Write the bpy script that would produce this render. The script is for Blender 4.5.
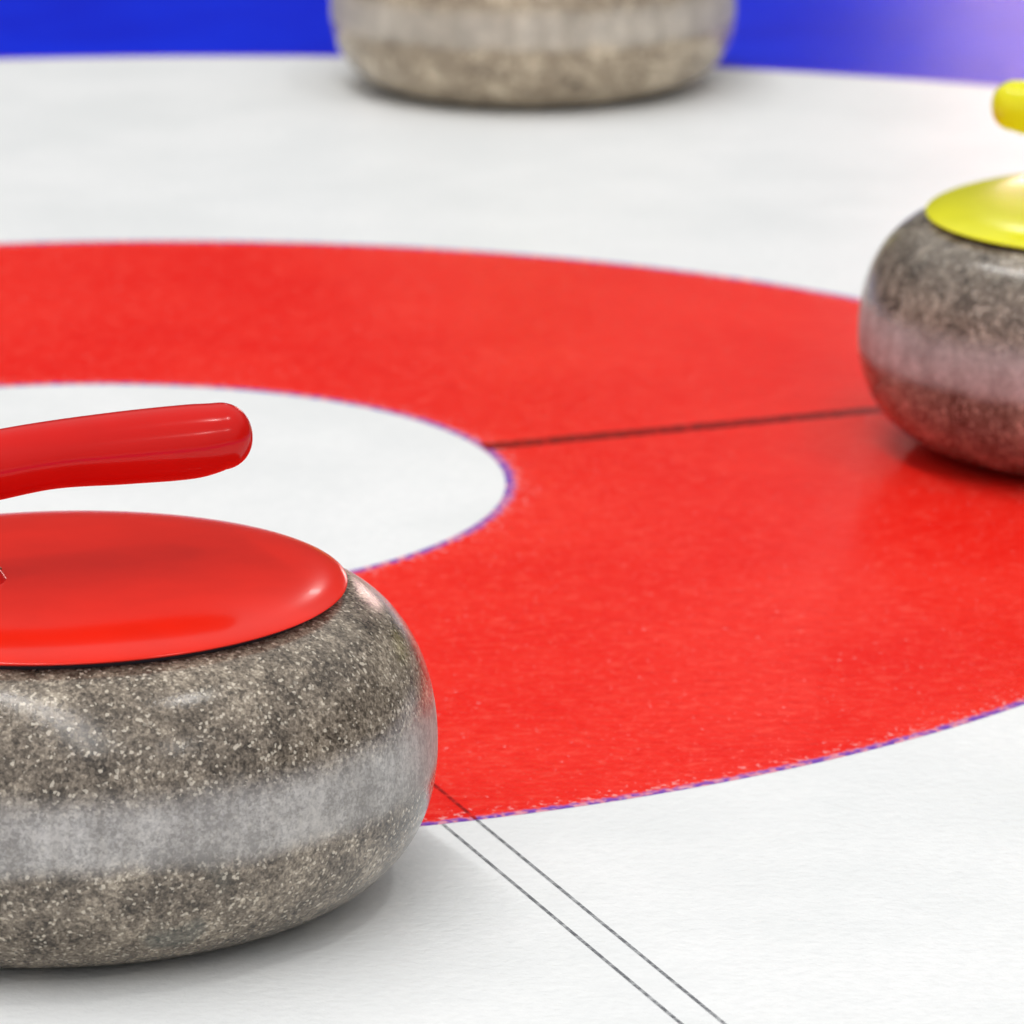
import bpy, bmesh, math, random
from mathutils import Vector, Matrix

scene = bpy.context.scene
C = scene.collection
for o in list(bpy.data.objects):
    bpy.data.objects.remove(o)

# ------------------------------------------------------------------ camera
cam_d = bpy.data.cameras.new('camera')
cam = bpy.data.objects.new('camera', cam_d)
C.objects.link(cam)
F_PX, PITCH, ROLL = 6020.49, 0.2508, -0.0074
cam_d.sensor_width = 36.0
cam_d.lens = F_PX / 1024 * 36.0
cam_d.clip_start, cam_d.clip_end = 0.05, 200
fwd = Vector((0, math.cos(PITCH), -math.sin(PITCH)))
right0 = Vector((1, 0, 0))
up0 = right0.cross(fwd)
cr, sr = math.cos(ROLL), math.sin(ROLL)
right = right0 * cr + up0 * sr
up = up0 * cr - right0 * sr
M = Matrix((right, up, -fwd)).transposed().to_4x4()
M.translation = Vector((0.2145, -2.7162, 0.6824))
cam.matrix_world = M
cam_d.shift_x = -5.4482 / 1024
cam_d.shift_y = -0.12 / 1024
cam_d.dof.use_dof = True
cam_d.dof.focus_distance = 2.17
cam_d.dof.aperture_fstop = 18.0
scene.camera = cam

# ------------------------------------------------------------------ light
world = bpy.data.worlds.new('arena_ambient')
scene.world = world
world.use_nodes = True
nt = world.node_tree
nt.nodes.clear()
wo = nt.nodes.new('ShaderNodeOutputWorld')
bg = nt.nodes.new('ShaderNodeBackground')
tc = nt.nodes.new('ShaderNodeTexCoord')
sx = nt.nodes.new('ShaderNodeSeparateXYZ')
rp = nt.nodes.new('ShaderNodeValToRGB')
rp.color_ramp.elements[0].position = 0.0
rp.color_ramp.elements[0].color = (0.06, 0.06, 0.065, 1)
rp.color_ramp.elements[1].position = 0.85
rp.color_ramp.elements[1].color = (1.0, 1.0, 1.0, 1)
e = rp.color_ramp.elements.new(0.30)
e.color = (0.12, 0.12, 0.125, 1)
e = rp.color_ramp.elements.new(0.5)
e.color = (0.7, 0.7, 0.7, 1)
nt.links.new(tc.outputs['Generated'], sx.inputs[0])
mn = nt.nodes.new('ShaderNodeMath')      # the camera side of the hall is brighter than the stands beyond
mn.operation = 'MULTIPLY'
mn.use_clamp = True
nt.links.new(sx.outputs['Y'], mn.inputs[0])
mn.inputs[1].default_value = -0.55
ad = nt.nodes.new('ShaderNodeMath')
ad.operation = 'ADD'
nt.links.new(sx.outputs['Z'], ad.inputs[0])
nt.links.new(mn.outputs[0], ad.inputs[1])
nt.links.new(ad.outputs[0], rp.inputs[0])
nt.links.new(rp.outputs[0], bg.inputs[0])
bg.inputs[1].default_value = 0.62
nt.links.new(bg.outputs[0], wo.inputs[0])


def area(name, loc, target, sxy, power, col=(1, 1, 1)):
    d = bpy.data.lights.new(name, 'AREA')
    d.shape = 'RECTANGLE'
    d.size, d.size_y = sxy
    d.energy = power
    d.color = col
    o = bpy.data.objects.new(name, d)
    C.objects.link(o)
    o.location = loc
    o.rotation_euler = (Vector(target) - Vector(loc)).to_track_quat('-Z', 'Y').to_euler()
    return o


def tube_row(name, a, b, width, power, col):
    a, b = Vector(a), Vector(b)
    o = area(name, (a + b) / 2, (a + b) / 2 - Vector((0, 0, 1)), (width, (b - a).length), power, col)
    d = (b - a).normalized()
    m = Matrix((d.cross(Vector((0, 0, 1))), d, Vector((0, 0, 1)))).transposed()
    o.rotation_euler = m.to_euler()
    return o


# arena lamps: rows of tubes parallel to the sheet, a few single lamps to the right, plus an added warm fill beyond the house
tube_row('ceiling_lamp', (-1.9, 2.7, 4.2), (1.6, -5.6, 4.2), 0.14, 105, (1, 0.99, 0.975))
area('ceiling_lamp', (1.97, -0.74, 4.2), (1.97, -0.74, 0), (0.25, 0.5), 14, (1, 0.98, 0.95))
area('ceiling_lamp', (4.3, -4.9, 4.2), (4.3, -4.9, 0), (0.35, 0.7), 18, (1, 0.98, 0.95))
area('ceiling_lamp', (1.0, 11.0, 4.2), (1.0, 11.0, 0), (0.3, 0.7), 9, (1, 0.98, 0.95))
w = area('warm_wash_fill', (1.03, 4.2, 0.54), (0.8, 1.6, 0), (0.6, 0.3), 0.27, (1, 0.64, 0.6))  # unseen low fill, added to wash the far right ice pinkish
w.data.spread = math.radians(40)

vs = scene.view_settings
scene.display_settings.display_device = 'sRGB'
vs.view_transform = 'Standard'
vs.look = 'None'
vs.gamma = 1
vs.use_curve_mapping = False
vs.exposure = 0.27


# ------------------------------------------------------------------ node helpers
def lin(r, g, b):
    f = lambda c: (c / 255 / 12.92) if c <= 10 else ((c / 255 + 0.055) / 1.055) ** 2.4
    return (f(r), f(g), f(b), 1)


class NT:
    def __init__(self, name):
        self.m = bpy.data.materials.new(name)
        self.m.use_nodes = True
        self.t = self.m.node_tree
        self.t.nodes.clear()
        self.out = self.t.nodes.new('ShaderNodeOutputMaterial')
        self.b = self.t.nodes.new('ShaderNodeBsdfPrincipled')
        self.t.links.new(self.b.outputs[0], self.out.inputs[0])

    def n(self, kind, **kw):
        nd = self.t.nodes.new(kind)
        for k, v in kw.items():
            setattr(nd, k, v)
        return nd

    def l(self, a, b):
        self.t.links.new(a, b)

    def put(self, sock, v):
        if isinstance(v, bpy.types.NodeSocket):
            self.l(v, sock)
        else:
            sock.default_value = v

    def math(self, op, a, b=0.0, c=None, clamp=False):
        nd = self.n('ShaderNodeMath', operation=op, use_clamp=clamp)
        self.put(nd.inputs[0], a)
        self.put(nd.inputs[1], b)
        if c is not None:
            self.put(nd.inputs[2], c)
        return nd.outputs[0]

    def mix(self, f, a, b, mode='MIX'):
        nd = self.n('ShaderNodeMix', data_type='RGBA', blend_type=mode)
        self.put(nd.inputs[0], f)
        self.put(nd.inputs[6], a)
        self.put(nd.inputs[7], b)
        return nd.outputs[2]

    def rng(self, v, a, b, c=0.0, d=1.0, smooth=True):
        nd = self.n('ShaderNodeMapRange', interpolation_type='SMOOTHSTEP' if smooth else 'LINEAR')
        self.put(nd.inputs[0], v)
        for i, q in enumerate((a, b, c, d)):
            self.put(nd.inputs[i + 1], q)
        return nd.outputs[0]

    def noise(self, vec, scale, detail=2.0, rough=0.5, color=False):
        nd = self.n('ShaderNodeTexNoise')
        self.l(vec, nd.inputs['Vector'])
        nd.inputs['Scale'].default_value = scale
        nd.inputs['Detail'].default_value = detail
        nd.inputs['Roughness'].default_value = rough
        return nd.outputs['Color' if color else 'Fac']

    def vor(self, vec, scale, out='Color'):
        nd = self.n('ShaderNodeTexVoronoi')
        self.l(vec, nd.inputs['Vector'])
        nd.inputs['Scale'].default_value = scale
        return nd.outputs[out]

    def pos(self):
        return self.n('ShaderNodeTexCoord').outputs['Object']

    def mapped(self, vec, scale=(1, 1, 1), rot=0.0, loc=(0, 0, 0)):
        nd = self.n('ShaderNodeMapping')
        self.l(vec, nd.inputs[0])
        nd.inputs['Scale'].default_value = scale
        nd.inputs['Rotation'].default_value = (0, 0, rot)
        nd.inputs['Location'].default_value = loc
        return nd.outputs[0]

    def bump(self, h, strength, dist):
        nd = self.n('ShaderNodeBump')
        nd.inputs['Strength'].default_value = strength
        nd.inputs['Distance'].default_value = dist
        self.l(h, nd.inputs['Height'])
        self.l(nd.outputs[0], self.b.inputs['Normal'])

    def sep(self, v):
        nd = self.n('ShaderNodeSeparateXYZ')
        self.l(v, nd.inputs[0])
        return nd.outputs

    def bright(self, col):
        nd = self.n('ShaderNodeRGBToBW')
        self.l(col, nd.inputs[0])
        return nd.outputs[0]

    def pset(self, **kw):
        for k, v in kw.items():
            self.put(self.b.inputs[k.replace('_', ' ')], v)


ICE_ROUGH, ICE_SPEC = 0.3, 0.07
S = 0.92
R_BUTTON, R_RED, R_BLUE, R_BLUE_OUT = 0.2273 * S, 0.61 * S, 1.2465 * S - 0.006, 1.83 * S
LINE_AZ = 0.3486


def ice_surface(n, p):
    """pebbled, slightly worn ice: shared gloss and bump for the sheet and the paint frozen into it"""
    peb = n.noise(n.mapped(p, (1, 1, 1)), 230, 2, 0.6)
    wav = n.noise(p, 30, 2, 0.5)
    h = n.math('ADD', n.math('MULTIPLY', peb, 0.6), n.math('MULTIPLY', wav, 0.5))
    n.bump(h, 0.35, 0.0025)
    n.pset(Roughness=ICE_ROUGH, IOR=1.31)
    n.b.inputs['Specular IOR Level'].default_value = ICE_SPEC


def white_ice():
    n = NT('white_ice')
    p = n.pos()
    a = n.rng(n.noise(p, 9, 3, 0.6), 0.3, 0.7)
    b = n.rng(n.noise(p, 160, 3, 0.7), 0.3, 0.7)
    c = n.mix(a, lin(236, 238, 238), lin(245, 246, 246))
    c = n.mix(n.math('MULTIPLY', b, 0.35), c, lin(228, 230, 231))
    n.pset(**{'Base_Color': c})
    ice_surface(n, p)
    return n.m


def radius(n, p):
    s = n.sep(p)
    return n.math('SQRT', n.math('ADD', n.math('MULTIPLY', s[0], s[0]), n.math('MULTIPLY', s[1], s[1])))


def red_paint():
    n = NT('red_ring_paint')
    p = n.pos()
    r = radius(n, p)
    fine = n.noise(p, 420, 2, 0.6)
    mid = n.noise(n.mapped(p, (1, 2.0, 1), -0.2), 100, 4, 0.75)
    big = n.noise(n.mapped(p, (1, 1, 1), 0.3), 7, 3, 0.55)
    c = n.mix(n.rng(big, 0.3, 0.7), lin(237, 27, 18), lin(245, 46, 34))
    c = n.mix(n.math('MULTIPLY', n.rng(mid, 0.5, 0.72), 0.75), c, lin(250, 88, 74))
    c = n.mix(n.math('MULTIPLY', n.rng(mid, 0.48, 0.27), 0.8), c, lin(224, 14, 10))
    c = n.mix(n.math('MULTIPLY', n.rng(fine, 0.62, 0.75), 0.45), c, lin(252, 150, 140))
    # tee line and centre line seen through the red
    # paint thinner near the two rims, pale flecks
    d_out = n.math('SUBTRACT', R_RED, r)
    d_in = n.math('SUBTRACT', r, R_BUTTON)
    d = n.math('MINIMUM', d_out, d_in)
    fleck = n.noise(p, 300, 2, 0.6)
    thin = n.rng(d, 0.0, 0.024, 0.53, 0.68)
    c = n.mix(n.math('MULTIPLY', n.rng(n.math('SUBTRACT', fleck, thin), 0.0, 0.06), 0.55), c, lin(250, 190, 190))
    # violet pencilled rim
    wob = n.math('MULTIPLY', n.math('SUBTRACT', n.noise(p, 210, 2, 0.7), 0.5), 0.007)
    rim = n.rng(n.math('ADD', d, wob), 0.0062, 0.0026)
    gap = n.rng(n.noise(p, 170, 2, 0.6), 0.4, 0.54)
    vio = n.mix(n.noise(p, 90), lin(90, 40, 170), lin(120, 70, 190))
    c = n.mix(n.math('MULTIPLY', rim, 0.5), c, lin(236, 200, 220))
    c = n.mix(n.math('MULTIPLY', rim, n.math('MULTIPLY_ADD', gap, 0.8, 0.12)), c, vio)
    n.pset(**{'Base_Color': c})
    ice_surface(n, p)
    return n.m


def blue_paint():
    n = NT('blue_ring_paint')
    p = n.pos()
    big = n.noise(p, 8, 3, 0.5)
    c = n.mix(n.rng(big, 0.3, 0.7), lin(0, 30, 210), lin(0, 42, 226))
    d = n.math('SUBTRACT', radius(n, p), R_BLUE)
    c = n.mix(n.math('MULTIPLY', n.rng(d, 0.008, 0.003), 0.6), c, lin(190, 110, 170))
    n.pset(**{'Base_Color': c})
    ice_surface(n, p)
    return n.m


def line_paint(name, col, pale, lo, hi):
    n = NT(name)
    p = n.pos()
    g = n.rng(n.noise(p, 190, 3, 0.7), lo, hi)
    n.pset(**{'Base_Color': n.mix(g, pale, col)})
    ice_surface(n, p)
    return n.m


BAND_LO, BAND_HI = 0.047, 0.070


def granite(name, seed=0.0, tint=(1, 1, 1), tone=0.0):
    n = NT(name)
    p = n.pos()
    z = n.sep(p)[2]
    w = n.mapped(p, (1, 1, 1), 0.0, (seed, seed, 0))
    cell = n.bright(n.vor(w, 640))
    cell2 = n.bright(n.vor(w, 1150))
    grain = n.noise(w, 900, 2, 0.7)
    patch = n.noise(w, 75, 3, 0.65)
    lo = n.noise(w, 30, 3, 0.6)
    ramp = n.n('ShaderNodeValToRGB')
    el = ramp.color_ramp.elements
    el[0].position, el[0].color = 0.0, lin(52, 46, 40)
    el[1].position, el[1].color = 1.0, lin(238, 230, 216)
    for q, cc in ((0.2, lin(84, 76, 67)), (0.42, lin(120, 110, 98)), (0.6, lin(148, 137, 123)), (0.82, lin(186, 175, 158))):
        x = el.new(q)
        x.color = cc
    v = n.math('ADD', n.math('MULTIPLY', cell, 0.42), n.math('MULTIPLY', cell2, 0.3))
    v = n.math('ADD', v, n.math('MULTIPLY', n.math('SUBTRACT', grain, 0.5), 0.85))
    v = n.math('ADD', v, n.math('MULTIPLY', n.math('SUBTRACT', patch, 0.5), 0.95))
    v = n.math('ADD', v, n.math('MULTIPLY_ADD', n.math('SUBTRACT', lo, 0.5), 0.75, 0.05 + tone))
    n.l(v, ramp.inputs[0])
    c = ramp.outputs[0]
    # single bright feldspar flecks and a few greenish-grey inclusions
    fl = n.rng(n.bright(n.vor(n.mapped(w, (1, 1, 1), 0.5), 950)), 0.80, 0.86)
    c = n.mix(n.math('MULTIPLY', fl, 0.62), c, lin(236, 227, 210))
    dk = n.rng(n.bright(n.vor(n.mapped(w, (1, 1, 1), 1.1), 620)), 0.20, 0.12)
    c = n.mix(n.math('MULTIPLY', dk, 0.55), c, lin(58, 52, 46))
    inc = n.rng(n.noise(w, 26, 2, 0.5), 0.66, 0.75)
    c = n.mix(n.math('MULTIPLY', inc, 0.5), c, lin(84, 92, 90))
    # striking band: pecked, pale, matt
    zw = n.math('ADD', z, n.math('MULTIPLY', n.math('SUBTRACT', n.noise(w, 40, 3, 0.6), 0.5), 0.008))
    up_ = n.rng(zw, BAND_LO - 0.004, BAND_LO + 0.005)
    dn_ = n.rng(zw, BAND_HI + 0.009, BAND_HI - 0.006)
    band = n.math('MULTIPLY', up_, dn_)
    streak = n.noise(n.mapped(p, (1, 1, 0.06)), 120, 3, 0.6)
    bc = n.mix(n.rng(streak, 0.3, 0.7), lin(182, 180, 178), lin(208, 207, 206))
    bc = n.mix(n.math('MULTIPLY', n.rng(v, 0.75, 0.1), 0.6), bc, lin(120, 116, 112))
    c = n.mix(n.math('MULTIPLY', band, 0.82), c, bc)
    c = n.mix(1.0, c, (*tint, 1), 'MULTIPLY')
    n.pset(**{'Base_Color': c, 'Roughness': n.math('MULTIPLY_ADD', band, 0.28, 0.16)})
    n.b.inputs['Specular IOR Level'].default_value = 0.5
    n.bump(n.math('ADD', cell, grain), 0.12, 0.0006)
    return n.m


def plastic(name, col, rough=0.17):
    n = NT(name)
    p = n.pos()
    v = n.rng(n.noise(p, 35, 2, 0.5), 0.3, 0.7)
    dark = tuple(q * 0.93 for q in col[:3]) + (1,)
    n.pset(**{'Base_Color': n.mix(v, dark, col), 'Roughness': rough})
    n.b.inputs['Specular IOR Level'].default_value = 0.2
    n.b.inputs['Coat Weight'].default_value = 0.1
    n.b.inputs['Coat Roughness'].default_value = 0.06
    return n.m


def simple(name, col, rough, metal=0.0):
    n = NT(name)
    p = n.pos()
    v = n.noise(p, 80, 2, 0.5)
    n.pset(**{'Base_Color': n.mix(v, tuple(q * 0.85 for q in col[:3]) + (1,), col), 'Roughness': rough, 'Metallic': metal})
    return n.m


M_WHITE = white_ice()
M_RED_RING = red_paint()
M_BLUE_RING = blue_paint()
M_TEE = line_paint('tee_line_paint', lin(110, 6, 4), lin(200, 20, 14), 0.34, 0.56)
M_PENCIL_RED = line_paint('centre_line_under_red', lin(150, 20, 20), lin(226, 40, 32), 0.35, 0.55)
M_PENCIL = line_paint('pencil_line_paint', lin(112, 114, 118), lin(180, 182, 184), 0.34, 0.6)
M_GRAN = granite('granite', 0.0, (1.0, 0.975, 0.94), 0.02)
M_GRAN2 = granite('granite_other_block', 0.37)
M_GRAN3 = granite('granite_pale_block', 0.81, (1.0, 0.92, 0.80), 0.27)
M_RED = plastic('red_plastic', lin(240, 38, 18))
M_RED_GRIP = plastic('deeper_red_plastic', lin(214, 22, 16))
M_YEL = plastic('yellow_plastic', lin(240, 236, 36))
M_SEAL = simple('black_rubber', lin(26, 14, 14), 0.6)
M_STEEL = simple('steel', lin(196, 186, 170), 0.25, 1.0)


# ------------------------------------------------------------------ mesh helpers
def obj(name, bm, mat, parent=None, smooth=True):
    me = bpy.data.meshes.new(name)
    bm.normal_update()
    bm.to_mesh(me)
    bm.free()
    if smooth:
        for f in me.polygons:
            f.use_smooth = True
    me.materials.append(mat)
    o = bpy.data.objects.new(name, me)
    C.objects.link(o)
    if parent:
        o.parent = parent
    return o


def lathe(profile, seg=160, close_bottom=False, close_top=False, bm=None):
    bm = bm or bmesh.new()
    rings = []
    for r, z in profile:
        if r < 1e-6:
            rings.append([bm.verts.new((0, 0, z))])
        else:
            rings.append([bm.verts.new((r * math.cos(2 * math.pi * k / seg), r * math.sin(2 * math.pi * k / seg), z)) for k in range(seg)])
    for a, b in zip(rings, rings[1:]):
        for k in range(seg):
            k2 = (k + 1) % seg
            if len(a) == 1 and len(b) > 1:
                bm.faces.new((a[0], b[k2], b[k]))
            elif len(b) == 1 and len(a) > 1:
                bm.faces.new((a[k], a[k2], b[0]))
            elif len(a) > 1:
                bm.faces.new((a[k], a[k2], b[k2], b[k]))
    return bm


def annulus(r0, r1, z, seg=720, rings=6):
    bm = bmesh.new()
    rows = []
    for i in range(rings + 1):
        r = r0 + (r1 - r0) * i / rings
        rows.append([bm.verts.new((r * math.cos(2 * math.pi * k / seg), r * math.sin(2 * math.pi * k / seg), z)) for k in range(seg)])
    for a, b in zip(rows, rows[1:]):
        for k in range(seg):
            k2 = (k + 1) % seg
            bm.faces.new((a[k], b[k], b[k2], a[k2]))
    return bm


def strip(p0, p1, w, z, n=60):
    bm = bmesh.new()
    p0, p1 = Vector(p0), Vector(p1)
    d = (p1 - p0)
    nrm = Vector((-d.y, d.x)).normalized() * w / 2
    prev = None
    for i in range(n + 1):
        q = p0 + d * i / n
        a = bm.verts.new((q.x + nrm.x, q.y + nrm.y, z))
        b = bm.verts.new((q.x - nrm.x, q.y - nrm.y, z))
        if prev:
            bm.faces.new((prev[1], b, a, prev[0]))
        prev = (a, b)
    return bm


# ------------------------------------------------------------------ the ice sheet
def slab():
    bm = bmesh.new()
    x0, x1, y0, y1 = -2.2, 2.4, -5.0, 14.0
    t = [bm.verts.new((x, y, 0)) for x, y in ((x0, y0), (x1, y0), (x1, y1), (x0, y1))]
    u = [bm.verts.new((x, y, -0.05)) for x, y in ((x0, y0), (x1, y0), (x1, y1), (x0, y1))]
    bm.faces.new(t)
    bm.faces.new(u[::-1])
    for k in range(4):
        bm.faces.new((t[k], u[k], u[(k + 1) % 4], t[(k + 1) % 4]))
    return bm


floor = obj('floor', slab(), M_WHITE, smooth=False)
floor['kind'] = 'structure'
EPS = 0.00008
ring = obj('red_ring', annulus(R_BUTTON, R_RED, EPS), M_RED_RING, floor)
ring['label'] = 'red painted ring with a thin violet rim'
bl = obj('blue_ring', annulus(R_BLUE, R_BLUE_OUT, EPS, rings=4), M_BLUE_RING, floor)
bl.location = (-0.0089 * S, 0.0038 * S, 0)
bl['label'] = 'blue painted outer ring'
ca, sa = math.cos(LINE_AZ), math.sin(LINE_AZ)
ax = Vector((ca, sa))
bx = Vector((sa, -ca))      # towards the camera along the centre line
off = ax * 0.0075 * S
for s in (1, -1):
    t = obj('tee_line', strip(ax * (R_BUTTON + 0.002) * s, ax * (R_RED - 0.002) * s, 0.013, EPS * 2), M_TEE, floor)
    t['label'] = 'dark red line across the red ring'
for s in (1, -1):
    o = off * s
    if s == 1:
        obj('center_line', strip(bx * (R_BUTTON + .002) + o, bx * (R_RED - .001) + o, 0.0016, EPS * 2), M_PENCIL_RED, floor)
    b = obj('center_line', strip(bx * (R_RED + .0005) + o, bx * 2.2 + o, 0.0014, EPS * 2, 200), M_PENCIL, floor)
    b['label'] = 'thin grey pencil line on the white ice'


# ------------------------------------------------------------------ curling stone
R, H, ZC, N1, N2, R0L, R0U = 0.1387, 0.1118, 0.485, 2.3, 2.15, 0.60, 0.685
RL, HL = 0.1065, 0.1140


def lower(a):   # a: 0 (bottom) .. 1 (widest)
    t = a * math.pi / 2
    return (R * (R0L + (1 - R0L) * math.sin(t) ** (2 / N1)), H * ZC * (1 - math.cos(t) ** (2 / N1)))


def upper(a):   # 0 widest .. 1 top
    t = a * math.pi / 2
    return (R * (R0U + (1 - R0U) * math.cos(t) ** (2 / N2)), H * ZC + H * (1 - ZC) * math.sin(t) ** (2 / N2))


full = [(0.0, 0.006), (R * 0.38, 0.006), (R * 0.44, 0.0008), (R * 0.47, 0.0), (R * 0.50, 0.0)]
full += [lower(i / 60) for i in range(61)] + [upper(i / 60) for i in range(1, 61)] + [(R * 0.5, H), (0.0, H)]


def split_profile():
    lo = [q for q in full[:66] if q[1] < BAND_LO] if True else None
    outer = [q for q in full[5:] if True]
    i0 = next(i for i, q in enumerate(full) if i > 5 and q[1] >= BAND_LO)
    i1 = next(i for i, q in enumerate(full) if i > 5 and q[1] >= BAND_HI)
    return full[:i0 + 1], full[i0:i1 + 1], full[i1:]


def loft(sections, seg=28, cap0=True, cap1=True):
    """sections: (centre, side axis, up axis, half width, half height)"""
    bm = bmesh.new()
    rows = []
    for c, u, v, a, b in sections:
        rows.append([bm.verts.new(c + u * (a * math.cos(2 * math.pi * k / seg)) + v * (b * math.sin(2 * math.pi * k / seg))) for k in range(seg)])
    for p, q in zip(rows, rows[1:]):
        for k in range(seg):
            k2 = (k + 1) % seg
            bm.faces.new((p[k], p[k2], q[k2], q[k]))
    if cap0:
        bm.faces.new(rows[0][::-1])
    if cap1:
        bm.faces.new(rows[-1])
    bmesh.ops.recalc_face_normals(bm, faces=bm.faces[:])
    return bm


def catmull(pts, n=10):
    out = []
    P = [pts[0]] + list(pts) + [pts[-1]]
    for i in range(1, len(P) - 2):
        for j in range(n):
            t = j / n
            out.append([0.5 * (2 * b + (c - a) * t + (2 * a - 5 * b + 4 * c - d) * t * t + (3 * b - a - 3 * c + d) * t ** 3)
                        for a, b, c, d in zip(P[i - 1], P[i], P[i + 1], P[i + 2])])
    out.append(list(pts[-1]))
    return out


# gooseneck handle in its own x-z plane: x, z above lid, half width, half height (in the plane)
HANDLE = [(-0.0400, -0.006, 0.0230, 0.0235), (-0.0410, 0.0005, 0.0175, 0.0185), (-0.0440, 0.0060, 0.0128, 0.0140),
          (-0.0490, 0.0135, 0.0110, 0.0118), (-0.0530, 0.0220, 0.0108, 0.0112), (-0.0500, 0.0315, 0.0112, 0.0116),
          (-0.0400, 0.0370, 0.0118, 0.0122), (-0.0230, 0.0396, 0.0122, 0.0127), (0.0000, 0.0418, 0.0130, 0.0124),
          (0.0280, 0.0420, 0.0136, 0.0134), (0.0520, 0.0420, 0.0136, 0.0137), (0.0640, 0.0430, 0.0128, 0.0124)]


def handle_bm():
    pts = catmull(HANDLE, 8)
    # rounded tip
    x, z, a, b = pts[-1]
    L = 0.0115
    for i in range(1, 11):
        t = i / 10 * math.pi / 2
        k = max(math.cos(t), 0.02) ** 0.85
        pts.append([x + L * math.sin(t), z + 0.0001 * i / 10, a * k, b * k])
    secs = []
    for i, (x, z, a, b) in enumerate(pts):
        p, q = pts[max(i - 1, 0)], pts[min(i + 1, len(pts) - 1)]
        d = Vector((q[0] - p[0], 0, q[1] - p[1])).normalized()
        if i == 0:
            d = Vector((0, 0, 1))
        if i > len(pts) - 10:
            d = Vector((1, 0, 0.01)).normalized()
        side = Vector((0, 1, 0))
        secs.append((Vector((x, 0, 0.1210 + z)), side, side.cross(d), a, b))
    return loft(secs, 36)


LID_H = 0.0058


def lid_profile():
    pr = [(RL - 0.012, HL - 0.0006), (RL - 0.003, HL - 0.0008), (RL - 0.0008, HL - 0.0006)]
    n = 70
    for i in range(n + 1):
        t = (i / n) ** 1.8
        r = RL * (1 - t)
        pr.append((r, HL + LID_H * (1 - (r / RL) ** 4.6) ** 0.64))
    return pr


def curling_stone(label, gran, plast, loc, grip_az, k=1.0, grip=None):
    root = bpy.data.objects.new('curling_stone', None)
    C.objects.link(root)
    root.empty_display_size = 0.05
    root['label'] = label
    root['category'] = 'curling stone'
    lo, mid, hi = split_profile()
    bm = lathe(lo, 192)
    lathe(hi, 192, bm=bm)
    obj('granite_body', bm, gran, root)
    b = obj('striking_band', lathe(mid, 192), gran, root)
    b['label'] = 'paler matt band around the widest part'
    obj('seal', lathe([(0.05, H - 0.002), (RL - 0.0044, H - 0.003), (RL - 0.0040, H - 0.0002), (RL - 0.0042, HL - 0.0004), (0.05, HL - 0.0004)], 160), M_SEAL, root)
    lid = obj('lid', lathe(lid_profile(), 192), plast, root)
    h = obj('handle', handle_bm(), grip or plast, root)
    # small steel fixing screw set beside the foot of the neck
    bm = lathe([(0.0, 0.0022), (0.0016, 0.0021), (0.0028, 0.0014), (0.0031, 0.0), (0.0031, -0.003)], 32)
    s = obj('screw', bm, M_STEEL, h)
    s.location = (-0.0215, 0.005, 0.1206)
    s.rotation_euler = (0, math.radians(20), 0)
    root.rotation_euler = (0, 0, grip_az)
    root.location = loc
    root.scale = (k, k, k)
    return root


curling_stone('large near curling stone with a red handle and red lid beside the pencil lines', M_GRAN, M_RED, (0.046, -0.6003, EPS), math.radians(20), 1.0, M_RED_GRIP)
curling_stone('curling stone with a yellow handle and yellow lid on the red ring', M_GRAN2, M_YEL, (0.5125, 0.0761, EPS * 2), math.radians(168), 0.976)
curling_stone('farthest curling stone, blurred, standing on white ice against the blue ring', M_GRAN3, M_YEL, (0.2267, 1.040, EPS * 2), math.radians(60), 0.922)
